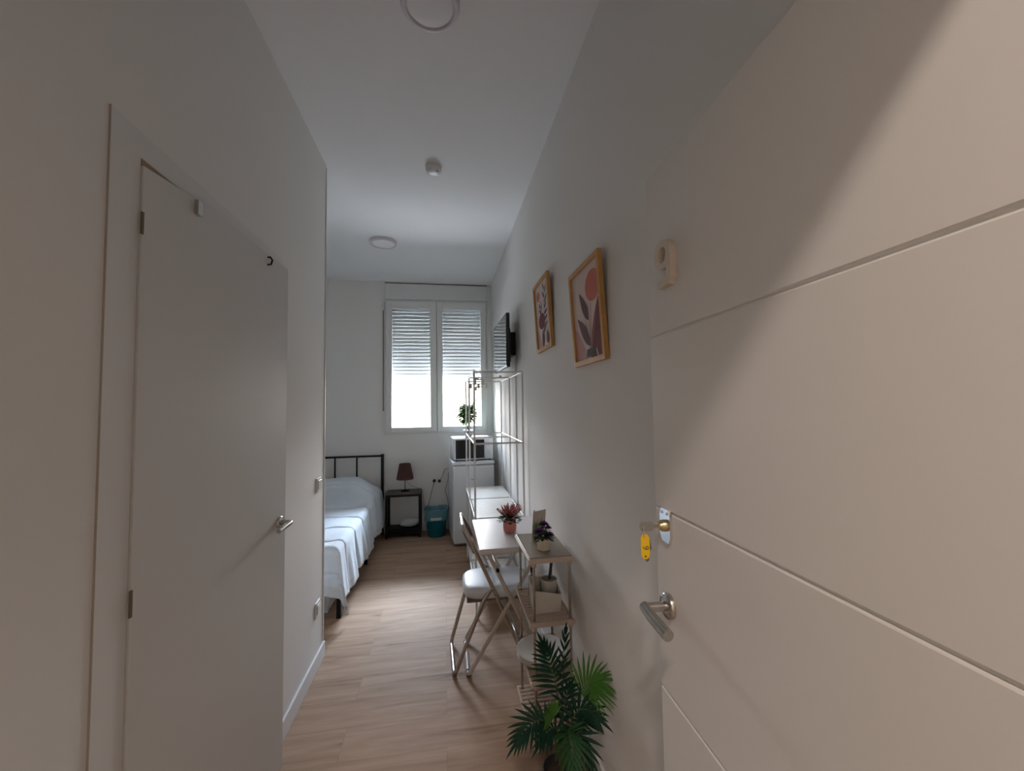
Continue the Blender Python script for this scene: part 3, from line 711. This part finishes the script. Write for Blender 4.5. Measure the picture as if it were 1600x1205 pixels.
mm = M(); mm.tube(fillet([(.075, 5.03, .75), (.035, 5.05, .70), (.035, 5.07, .62), (-.005, 5.08, .48), (.025, 5.09, .38), (.045, 5.11, .20), (.045, 5.12, .01)], .05, 6), .0032, 6)
tag(link('appliance_cord', mm, 'cable'), 'thin dark cord hanging down the left side of the refrigerator', 'cord')

# ---------------------------------------------------------------- refrigerator + microwave + plant
th = math.radians(5)
def rotm(cx, cy, t, z=0): return Matrix.Translation((cx, cy, z)) @ Matrix.Rotation(t, 4, 'Z')
fr = thing('refrigerator', 'small white under-counter refrigerator in the far corner', 'refrigerator', (.085, 4.47, 0))
X = rotm(.085, 4.46, th)
FW = .450
mm = M(X); mm.rbox(0, FW, .065, .52, .035, .86, .006, 2); mm.box(.02, FW-.02, .09, .5, 0, .035); link('cabinet', mm, 'appl', fr)
mm = M(X); mm.rbox(-.006, FW+.006, .0, .53, .862, .898, .012, 3); link('worktop_lid', mm, 'appl', fr)
mm = M(X); mm.rbox(0, FW, 0, .056, .03, .855, .012, 3); fd = link('door', mm, 'appl', fr)
mm = M(X); mm.box(.008, FW-.008, .0555, .0655, .05, .85); link('door_seal', mm, 'gapdark', fr)
mm = M(X); mm.rbox(.19, .255, -.004, .0, .705, .712, .001, 1); link('badge', mm, 'steel', fd)
for x in (.03, FW-.03):
    mm = M(X); mm.lathe((x, .10, 0), [(.015, 0), (.015, .036)], 12); link('foot', mm, 'rubber', fr)
mw = thing('microwave', 'white microwave with black door glass on the refrigerator', 'microwave', (.30, 4.6, .898))
X = rotm(.092, 4.55, th, .898)
MW = .440
mm = M(X); mm.rbox(0, MW, .012, .34, .012, .252, .006, 2); link('casing', mm, 'appl', mw)
mm = M(X); mm.rbox(0.004, .352, -.006, .012, .014, .250, .005, 2); md = link('door', mm, 'appl', mw)
mm = M(X); mm.box(.022, .342, -.0072, -.0058, .026, .232); link('door_glass', mm, 'micro', md)
mm = M(X); mm.rbox(.356, MW, -.004, .012, .014, .250, .004, 2); link('control_panel', mm, 'appl', mw)
for z in (.10, .18):
    mm = M(X); mm.lathe((.398, -.004, z), [(.024, 0), (.022, -.006), (.020, -.010)], 24, 'y'); mm.rbox(.394, .402, -.017, -.0135, z-.016, z+.016, .001, 1); link('knob', mm, 'appl', mw)
for x in (.03, MW-.03):
    for y in (.04, .3):
        mm = M(X); mm.lathe((x, y, 0), [(.012, 0), (.012, .0125)], 10); link('foot', mm, 'rubber', mw)
pp = thing('potted_plant', 'leafy green plant in a small black pot on top of the microwave', 'plant', (.262, 4.70, 1.150))
pc = Vector((.262, 4.70, 1.150))
mm = M(); mm.lathe(pc, [(.036, 0), (.050, .068), (.054, .070), (.054, .082), (.046, .082), (.044, .065), (0, .062)], 24); link('pot', mm, 'blackpot', pp)
mm = M(); mm.lathe(pc, [(.0545, .070), (.056, .078), (.0545, .084), (.052, .084)], 24); link('pot_rim', mm, 'appl', pp)
random.seed(11); mm = M()
for k in range(5): mm.tube([pc+Vector((0, 0, .06)), pc+Vector((random.uniform(-.02, .02), random.uniform(-.02, .02), .20)), pc+Vector((random.uniform(-.07, .07), random.uniform(-.05, .05), .33))], .0028, 6)
link('stems', mm, 'stem', pp)
mm = M()
for k in range(420):
    a = random.uniform(0, 2*PI); rr = random.uniform(.02, .13); z = .16+random.uniform(0, 1)**.9*.20
    if z > .33: rr *= .75
    b = pc+Vector((math.cos(a)*rr*.7-.012, math.sin(a)*rr*.6, z)); mm.cur = random.choice([0, 0, 1])
    mm.leaf(b, (math.cos(a), math.sin(a), random.uniform(-.5, .7)), (0, 0, 1), random.uniform(.045, .080), random.uniform(.030, .045), .25)
for k in range(40):   # taller twig to the right
    b = pc+Vector((.03+.0018*k, 0, .32+.0026*k)); mm.cur = 1; a = random.uniform(0, 2*PI)
    mm.leaf(b, (math.cos(a), math.sin(a)*.5, .4), (0, 0, 1), .045, .02, .2)
link('foliage', mm, ['glight', 'bright'], pp)

# ---------------------------------------------------------------- clothes rack
rk = thing('clothes_rack', 'tall white tubular clothes rack with a slatted lower shelf against the right wall', 'clothes rack', (.39, 3.55, 0))
FR = [2.985, 3.60, 4.15]; RX0, RX1 = .212, .572; RZ = [1.752, 1.226, .682, .16]
for i, y in enumerate(FR):
    for x in (RX0, RX1):
        mm = M(); mm.tube([(x, y, 0), (x, y, RZ[0]+(.018 if x == RX0 else 0))], .0075, 10); link('post', mm, 'whitem', rk)
    for z in RZ:
        mm = M(); mm.tube([(RX0, y, z), (RX1, y, z)], .0068, 8); link('crossbar', mm, 'whitem', rk)
for z in RZ:
    for x in (RX0, RX1):
        mm = M()
        mm.tube([(x, FR[0], z), (x, FR[2], z)], .0068, 8); link('side_rail', mm, 'whitem', rk)
for zi in (2, 3):
    m = M(); z = RZ[zi]+.004
    ys = FR[0]+.01
    while ys < FR[2]-.01:
        if all(abs(ys+.013-f) > .02 for f in FR): m.rbox(RX0+.01, RX1-.01, ys, ys+.026, z, z+.006, .002, 1)
        ys += .0285
    link('shelf_slats', m, 'plastic', rk)
mm = M(); mm.lathe((.49, FR[1], RZ[0]+.006), [(.010, 0), (.012, .008), (.008, .016), (0, .018)], 12); link('rail_knob', mm, 'whitem', rk)
# clip hangers hooked on the middle frame
def hanger(x, y, z, label, rz):
    t = thing('clip_hanger', label, 'hanger', (x, y, z), 'small clip hangers on the rack')
    X = Matrix.Translation((x, y, z)) @ Matrix.Rotation(rz, 4, 'Z')
    m = M(X); m.tube([(.013*math.cos(a), 0, .003+.013*math.sin(a)) for a in [PI*1.0-PI*1.25*k/12 for k in range(13)]]+[(0, 0, -.025), (0, 0, -.035)], .0016, 6); link('hook', m, 'chrome', t)
    m = M(X); m.rbox(-.04, .04, -.004, .004, -.047, -.036, .002, 1); link('bar', m, 'plastic', t)
    for s in (-1, 1):
        m = M(X); m.rbox(s*.036-.010, s*.036+.010, -.008, .008, -.082, -.040, .003, 1); link('clip', m, 'cream' if s < 0 else 'plastic', t)
    return t
hanger(.250, FR[0]+.02, RZ[0]-.012, 'small clip hanger nearest the front left post of the rack', .5)
hanger(.262, FR[1], RZ[0]-.012, 'small clip hanger on the middle crossbar of the rack', .2)
hanger(.330, FR[1], RZ[0]-.012, 'small clip hanger to the right of another on the middle crossbar', -.3)
hanger(.350, FR[2], RZ[0]-.012, 'small clip hanger on the rear crossbar of the rack nearest the window', .1)

# ---------------------------------------------------------------- folding table
tb = thing('folding_table', 'small white folding table with beige crossed tube legs against the right wall', 'table', (.37, 2.45, 0))
mm = M(); mm.rbox(.170, .576, 2.155, 2.745, .722, .752, .010, 3); link('table_top', mm, 'desk', tb)
r = .0115
mm = M(); mm.tube(fillet([(.562, 2.335, .716), (.118, 2.335, .014), (.118, 2.70, .014), (.562, 2.70, .716)], .035, 6), r, 10); link('outer_leg_frame', mm, 'beige', tb)
mm = M(); mm.tube(fillet([(.215, 2.305, .716), (.556, 2.305, .014), (.556, 2.665, .014), (.215, 2.665, .716)], .035, 6), r, 10); link('inner_leg_frame', mm, 'beige', tb)
mm = M(); mm.tube([(.285, 2.305, .575), (.285, 2.665, .575)], .007, 8); link('stretcher', mm, 'beige', tb)
mm = M(); mm.tube([(.283, 2.280, .590), (.283, 2.3, .590)], .010, 10); link('bolt', mm, 'black', tb)
for y in (2.335, 2.70):
    mm = M(); mm.tube([(.124, y-.02 if y > 2.5 else y+.012, .0135), (.118, y-.04 if y > 2.5 else y+.045, .0135)], .0135, 10); link('rubber_foot', mm, 'rubber', tb)

# ---------------------------------------------------------------- folding chair
ch = thing('folding_chair', 'chrome folding chair with a white padded seat pushed under the small table', 'chair', (.27, 2.52, 0))
y0c, y1c = 2.350, 2.690; r = .0115
mm = M(); mm.tube(fillet([(.462, y0c, .012), (.262, y0c, .47), (.130, y0c, .760), (.095, y0c+.015, .815), (.095, y1c-.015, .815), (.130, y1c, .760), (.262, y1c, .47), (.462, y1c, .012)], .045, 7), r, 12); link('back_frame', mm, 'chair', ch)
mm = M(); mm.tube(fillet([(.262, y0c-.0, .480), (.205, y0c, .400), (.042, y0c, .012), (.030, y1c, .012), (.125, y1c, .330), (.205, y1c, .400), (.262, y1c, .480)], .040, 7), r, 12); link('rear_leg_frame', mm, 'chair', ch)
mm = M(); mm.tube([(.420, y0c, .10), (.420, y1c, .10)], .008, 8); mm.tube([(.075, y0c+.0, .10), (.068, y1c, .10)], .0) if False else None; link('stretcher', mm, 'chair', ch)
# padded seat: a rounded cushion
def cushion(x0, x1, y0, y1, z0, z1, rc, tilt=0):
    m = M(); out = []
    cx, cy = (x0+x1)/2, (y0+y1)/2; hx, hy = (x1-x0)/2, (y1-y0)/2
    def ring(sc, z):
        o = []
        for k in range(48):
            a = 2*PI*k/48; c, s_ = math.cos(a), math.sin(a); e = 2/4.2
            o.append((cx+hx*sc*math.copysign(abs(c)**e, c), cy+hy*sc*math.copysign(abs(s_)**e, s_), z+tilt*(cx+hx*sc*c-cx)))
        return o
    rs = [ring(.90, z0), ring(.965, z0+.004), ring(.995, z0+(z1-z0)*.35), ring(1.0, z0+(z1-z0)*.55), ring(.985, z0+(z1-z0)*.80), ring(.93, z1-.003), ring(.80, z1+.001), ring(.45, z1+.004), ring(.05, z1+.0045)]
    v = [p for q in rs for p in q]; n = 48
    m.add(v, [(i*n+k, i*n+(k+1) % n, (i+1)*n+(k+1) % n, (i+1)*n+k) for i in range(len(rs)-1) for k in range(n)], True)
    m.add(rs[0], [tuple(range(n))], False); m.add(rs[-1], [tuple(range(n))], False); return m
link('seat', cushion(.098, .500, y0c-.008+.016, y1c-.008, .402, .465, .07), 'vinyl', ch)
mm = M(); mm.rbox(.115, .485, y0c+.012, y1c-.012, .392, .404, .003, 1); link('seat_pan', mm, 'hinge', ch)
m = M(); n = 12; vv = []
for d in (0, .014):
    for zz in (.665, .79):
        for k in range(n+1):
            t = k/n; x = .165-(zz-.665)*.47 + .012*math.sin(PI*t)*-1 + d; vv.append((x-.012, y0c+.012+(y1c-y0c-.024)*t, zz))
W2 = n+1
F = [(k, k+1, W2+k+1, W2+k) for k in range(n)]+[(2*W2+k, 2*W2+k+1, 3*W2+k+1, 3*W2+k) for k in range(n)]+[(k, k+1, 2*W2+k+1, 2*W2+k) for k in range(n)]+[(W2+k, W2+k+1, 3*W2+k+1, 3*W2+k) for k in range(n)]+[(0, W2, 3*W2, 2*W2), (n, W2+n, 3*W2+n, 2*W2+n)]
m.add(vv, F, True); link('backrest', m, 'hinge', ch)

# ---------------------------------------------------------------- four-tier shelf
sf = thing('shelf_rack', 'narrow four-tier cream shelf rack with taupe top in front of the table', 'shelf', (.465, 1.98, 0))
SX0, SX1, SYF, SYB = .358, .562, 1.785, 2.152
tiers = [.822, .548, .298, .052]
PX0, PX1, PYF, PYB = .384, .548, 1.806, 2.136
for x in (PX0, PX1):
    for y in (PYF, PYB):
        mm = M(); mm.tube([(x, y, .012), (x, y, .815)], .0062, 10); ps = link('post', mm, 'chair', sf)
        for z in tiers:
            m2 = M(); m2.lathe((x, y, z), [(.0065, -.040), (.0105, -.038), (.0125, -.018), (.0125, -.012)], 12)
            link('collar', m2, 'collar', ps)
        m3 = M(); m3.lathe((x, y, 0), [(.010, 0), (.012, .006), (.010, .022), (.0065, .026)], 12); link('foot', m3, 'plastic', ps)
for ti, z in enumerate(tiers):
    m = M()
    for y in (SYF, SYB-.016): m.rbox(SX0, SX1+.004, y, y+.018, z-.020, z, .004, 2)
    for x in (SX0, SX1-.010): m.rbox(x, x+.010, SYF+.016, SYB-.014, z-.016, z, .003, 1)
    if ti in (1, 3):
        y = SYF+.026
        while y < SYB-.03: m.rbox(SX0+.008, SX1-.008, y, y+.0135, z-.012, z-.003, .002, 1); y += .0275
        for x in (SX0+.05, SX1-.06): m.box(x, x+.006, SYF+.014, SYB-.014, z-.016, z-.012)
        link('slatted_tier', m, 'collar', sf)
    else:
        t_ = link('tier_frame', m, 'collar', sf)
        m = M(); m.rbox(SX0+.006, SX1-.002, SYF+.014, SYB-.004, z-.008, z+.003, .002, 1); link('board', m, 'taupe', t_)

# things on the shelf and table
# --- pink flowers
def spray(m, c, n, rad, hgt, L, Wd, mats, zb=0, up=.4):
    for k in range(n):
        a = random.uniform(0, 2*PI); q = random.uniform(0, 1)**.6; rr = rad*q
        b = Vector(c)+Vector((math.cos(a)*rr*.75, math.sin(a)*rr*.75, zb+hgt*(1-q*q)*random.uniform(.3, 1)))
        m.cur = random.choice(mats)
        m.leaf(b, (math.cos(a)*q, math.sin(a)*q, up+random.uniform(0, .8)*(1.2-q)), (0, 0, 1), L*random.uniform(.7, 1.2), Wd*random.uniform(.7, 1.2), .15)
random.seed(21)
f1 = thing('flower_pot', 'pink pot of pink and white artificial heather on the folding table', 'flower pot', (.376, 2.43, .752))
c1 = Vector((.376, 2.43, .7525))
mm = M(); mm.lathe(c1, [(.030, 0), (.037, .006), (.040, .040), (.037, .066), (.033, .072), (.030, .072), (.030, .05), (0, .05)], 28); link('pot', mm, 'pink', f1)
mm = M(); spray(mm, c1, 260, .070, .045, .032, .012, [0, 1], .065, .1); link('foliage', mm, ['gmid', 'glight'], f1)
mm = M()
for k in range(46):
    a = random.uniform(0, 2*PI); q = random.uniform(0, 1)**.5; d = Vector((math.cos(a)*q*.75, math.sin(a)*q*.75, 1-.35*q)).normalized()
    b = c1+Vector((math.cos(a)*q*.035, math.sin(a)*q*.035, .095)); mm.cur = 0 if random.random() < .8 else 1
    Ls = .050+.02*random.random()
    for j in range(9):
        p = b+d*Ls*(j/8)
        for s in range(3):
            aa = random.uniform(0, 2*PI); mm.leaf(p, d*.8+Vector((math.cos(aa), math.sin(aa), 0))*.8, (0, 0, 1), .015*(1.2-j/12), .0085, 0)
link('blossoms', mm, ['pinkf', 'whitef'], f1)
# --- purple flowers
f2 = thing('flower_pot', 'cream ribbed pot of purple artificial flowers on the shelf rack top', 'flower pot', (.452, 1.90, .825))
c2 = Vector((.452, 1.895, .8252)); m = M(); n = 48; vv = []
prof = [(.026, 0), (.029, .003), (.034, .046), (.036, .047), (.036, .054), (.032, .054), (.030, .045), (.0, .045)]
for r_, z in prof:
    for k in range(n):
        rr = r_*(1+(.03*math.cos(k*PI) if .002 < z < .047 else 0)); vv.append(c2+Vector((rr*math.cos(2*PI*k/n), rr*math.sin(2*PI*k/n), z)))
m.add(vv, [(i*n+k, i*n+(k+1) % n, (i+1)*n+(k+1) % n, (i+1)*n+k) for i in range(len(prof)-1) for k in range(n)], False); m.add(vv[:n], [tuple(range(n))], False)
link('pot', m, 'whitepot', f2)
mm = M(); spray(mm, c2, 110, .046, .022, .026, .012, [0, 1], .05, .0); spray(mm, c2, 50, .03, .06, .022, .012, [0], .055, .1); link('foliage', mm, ['gmid', 'glight'], f2)
def rose(m, c, r_):
    for ring_, (nn_, tilt, s) in enumerate([(7, .1, 1), (6, .5, .85), (5, .9, .65), (4, 1.4, .45)]):
        for k in range(nn_):
            a = 2*PI*k/nn_+ring_*.5; d = Vector((math.cos(a), math.sin(a), tilt*.8)); 
            m.leaf(Vector(c)+Vector((0, 0, -r_*.3)), d, (0, 0, 1), r_*1.05*s+.002, r_*.9*s, -.3 if tilt > .5 else .1, .5)
for dx, dz, dy, rr in ((.002, .122, 0, .027), (-.022, .092, -.010, .027), (.024, .076, -.014, .023), (.026, .100, .008, .017), (.036, .066, .0, .015)):
    mm = M(); rose(mm, c2+Vector((dx, dy, dz)), rr); link('blossom', mm, 'purple', f2)
mm = M(); mm.blob(c2+Vector((-.008, -.034, .075)), .003, 8, 6); link('bud', mm, 'whitef', f2)
# --- standing card
cd_ = thing('standing_card', 'pale folded card with green print standing behind the purple flowers', 'card', (.455, 2.06, .825))
Xc = Matrix.Translation((.462, 2.045, .8255)) @ Matrix.Rotation(math.radians(-62), 4, 'Z') @ Matrix.Rotation(math.radians(6), 4, 'Y')
mm = M(Xc); mm.rbox(-.004, 0, -.042, .042, 0, .145, .001, 1); link('card_panel', mm, 'cardb', cd_)
mm = M(Xc); random.seed(4)
for k in range(34): mm.leaf((.0005, random.uniform(-.034, .01), random.uniform(.005, .06)), (0, random.uniform(-.4, .4), 1), (1, 0, 0), random.uniform(.03, .065), .010, 0, 0)
link('leaf_print', mm, 'carda', cd_)
mm = M(Xc); mm.blob((-.002, -.036, .149), .004, 8, 6); link('pearl_clip', mm, 'whitef', cd_)
# --- bin, cup, utensils on tier two
z2 = tiers[1]
bn = thing('storage_caddy', 'cream plastic caddy with slanted rim on the second tier of the shelf rack', 'caddy', (.455, 1.92, z2))
mm = M(); n = 4
bx0, bx1, by0, by1 = .400, .520, 1.865, 1.975
o_ = [(bx0, by0), (bx1, by0), (bx1, by1), (bx0, by1)]; tops = [.105, .080, .105, .125]; bo = .006
vb = [(x, y, z2) for x, y in o_]; vt = [(x+(-.006 if x == bx0 else .006), y+(-.006 if y == by0 else .006), z2+t) for (x, y), t in zip(o_, tops)]
ib = [(x+(.004 if x == bx0 else -.004), y+(.004 if y == by0 else -.004), z2+.004) for x, y in o_]; it = [(x+(-.002 if x == bx0 else .002), y+(-.002 if y == by0 else .002), z2+t) for (x, y), t in zip(o_, tops)]
mm.add(vb+vt+it+ib, [(0, 3, 2, 1)]+[(i, (i+1) % 4, 4+(i+1) % 4, 4+i) for i in range(4)]+[(4+i, 4+(i+1) % 4, 8+(i+1) % 4, 8+i) for i in range(4)]+[(8+i, 8+(i+1) % 4, 12+(i+1) % 4, 12+i) for i in range(4)]+[(12, 13, 14, 15)], False)
mm.tube(fillet([Vector(p) for p in vt], .012, 4, True), .0028, 6, closed=True)
link('caddy_body', mm, 'plastic', bn)
cp = thing('mug', 'cream mug standing in the storage caddy with a dark brush in it', 'mug', (.484, 1.935, z2+.02))
mm = M(); mm.lathe((.484, 1.933, z2+.006), [(.030, 0), (.035, .004), (.039, .118), (.0405, .121), (.037, .121), (.034, .008), (0, .008)], 32); link('mug_body', mm, 'plastic', cp)
mm = M(); mm.lathe((.484, 1.933, z2+.006), [(.0335, .02), (.0366, .1175)], 32); link('mug_lining', mm, 'greycup', cp)
br = thing('cleaning_brush', 'black-handled utensil leaning out of the cream mug', 'utensil', (.484, 1.935, z2+.03))
mm = M(); mm.tube([(.474, 1.930, z2+.02), (.486, 1.935, z2+.12), (.500, 1.940, z2+.20)], [.003, .006, .008], 10); link('handle', mm, 'blackp', br)
bt = thing('dark_bottle', 'small clear bottle with dark cap behind the caddy on the shelf rack', 'bottle', (.425, 2.06, z2))
mm = M(); mm.lathe((.430, 2.055, z2), [(.020, 0), (.021, .003), (.021, .085), (.008, .10), (.008, .112)], 20); link('bottle_body', mm, 'greycup', bt)
mm = M(); mm.lathe((.430, 2.055, z2), [(.010, .112), (.010, .138), (0, .138)], 16); link('cap', mm, 'blackp', bt)
# --- plates on tier three
z3 = tiers[2]+.0035
for k in range(5):
    o = thing('plate', ['round white plate at the bottom of the stack on the third tier', 'round white plate second from the bottom of the stack', 'round white plate in the middle of the stack', 'round white plate second from the top of the stack', 'round white plate on top of the stack behind the palm'][k], 'plate', (.452, 1.965, z3+.006*k), 'stack of white plates')
    if k == 0:
        m = M(); m.lathe((.452, 1.965, z3), [(.070, 0), (.080, .001), (.118, .011), (.122, .0135), (.118, .0135), (.080, .004), (.0, .003)], 48); p0 = link('plate_disc', m, 'plastic', o); pf = o
    else:
        c = p0.copy(); C.objects.link(c); c.parent = o

# ---------------------------------------------------------------- floor palm
random.seed(17)
pm = thing('potted_palm', 'dark green artificial palm in a black pot on the floor before the shelf', 'plant', (.425, 1.57, 0))
pcx, pcy = .425, 1.56
mm = M(); mm.lathe((pcx, pcy, 0), [(.050, 0), (.055, .004), (.068, .115), (.072, .118), (.072, .128), (.065, .128), (.062, .11), (0, .108)], 28); link('pot', mm, 'blackpot', pm)
mm = M(); mm.lathe((pcx, pcy, .1085), [(.060, 0), (.03, .006), (0, .008)], 20); link('soil', mm, 'soil', pm)
def frond(base, mid, tip, nrm, Lf, n, matn, start=.30, wid=.017, spread=1.0):
    base, mid, tip, nrm = Vector(base), Vector(mid), Vector(tip), Vector(nrm).normalized()
    def bz(t): return base*(1-t)**2+mid*2*t*(1-t)+tip*t*t
    m = M(); m.tube([bz(t/10) for t in range(11)], [.0042-.0003*t for t in range(11)], 6)
    st_ = link('stem', m, 'stem', pm)
    m = M(); wid *= .74; n = max(6, int(n*.72))
    for k in range(n):
        s_ = k/(n-1); t = start+(1-start)*s_; p = bz(t); d = (bz(min(1, t+.02))-bz(t-.02)).normalized(); side = d.cross(nrm).normalized()
        L = Lf*(.75+.45*math.sin(PI*min(1, s_*.85+.15)))*random.uniform(.93, 1.07)
        for q in (-1, 1):
            th_ = math.radians(74-56*s_)*spread
            dv = d*math.cos(th_)+side*q*math.sin(th_)+nrm*random.uniform(.05, .22)
            m.leaf(p, dv, nrm, L, wid, random.uniform(.10, .28), .45, 6)
    m.leaf(bz(1), (bz(1)-bz(.95)), nrm, Lf*1.0, wid, .15, .3)
    link('frond', m, matn, pm)
S = (pcx, pcy, .11)
# A: upper dark frond reaching up and left in front of the plates
frond(S, (.455, 1.60, .36), (.385, 1.62, .535), (-.15, -.9, .35), .090, 16, 'gdark', .60)
frond(S, (.45, 1.62, .40), (.475, 1.64, .57), (-.3, -.85, .3), .060, 8, 'gdark', .60, .013, .5)
# B: lighter frond to the right against the wall
frond(S, (.45, 1.57, .42), (.550, 1.50, .470), (-.35, -.65, .65), .110, 14, 'glight', .70, .0145)
# C: dense dark centre-right
frond(S, (.45, 1.53, .42), (.520, 1.47, .38), (-.1, -.7, .7), .085, 14, 'gdark', .42, .018)
# D: small light frond centre-left
frond(S, (.41, 1.53, .36), (.350, 1.45, .420), (.1, -.85, .5), .060, 11, 'glight', .72, .014)
# E: left dark frond drooping
frond(S, (.38, 1.50, .45), (.255, 1.44, .365), (-.3, -.5, .8), .080, 14, 'gdark', .52, .016)
# F: front frond hanging down to the picture's lower edge
frond(S, (.43, 1.48, .46), (.410, 1.355, .300), (0, -.85, .55), .085, 16, 'gmid', .40, .016)
frond(S, (.45, 1.50, .40), (.475, 1.40, .30), (.1, -.8, .6), .075, 12, 'gdark', .45, .016)
frond(S, (.42, 1.52, .38), (.335, 1.46, .33), (-.2, -.7, .7), .070, 12, 'gdark', .45, .015)
frond(S, (.43, 1.56, .36), (.455, 1.54, .43), (0, -.7, .7), .070, 11, 'gdark', .5, .016)

for o_ in bpy.data.objects:
    if o_.parent and 'category' in o_: del o_['category']
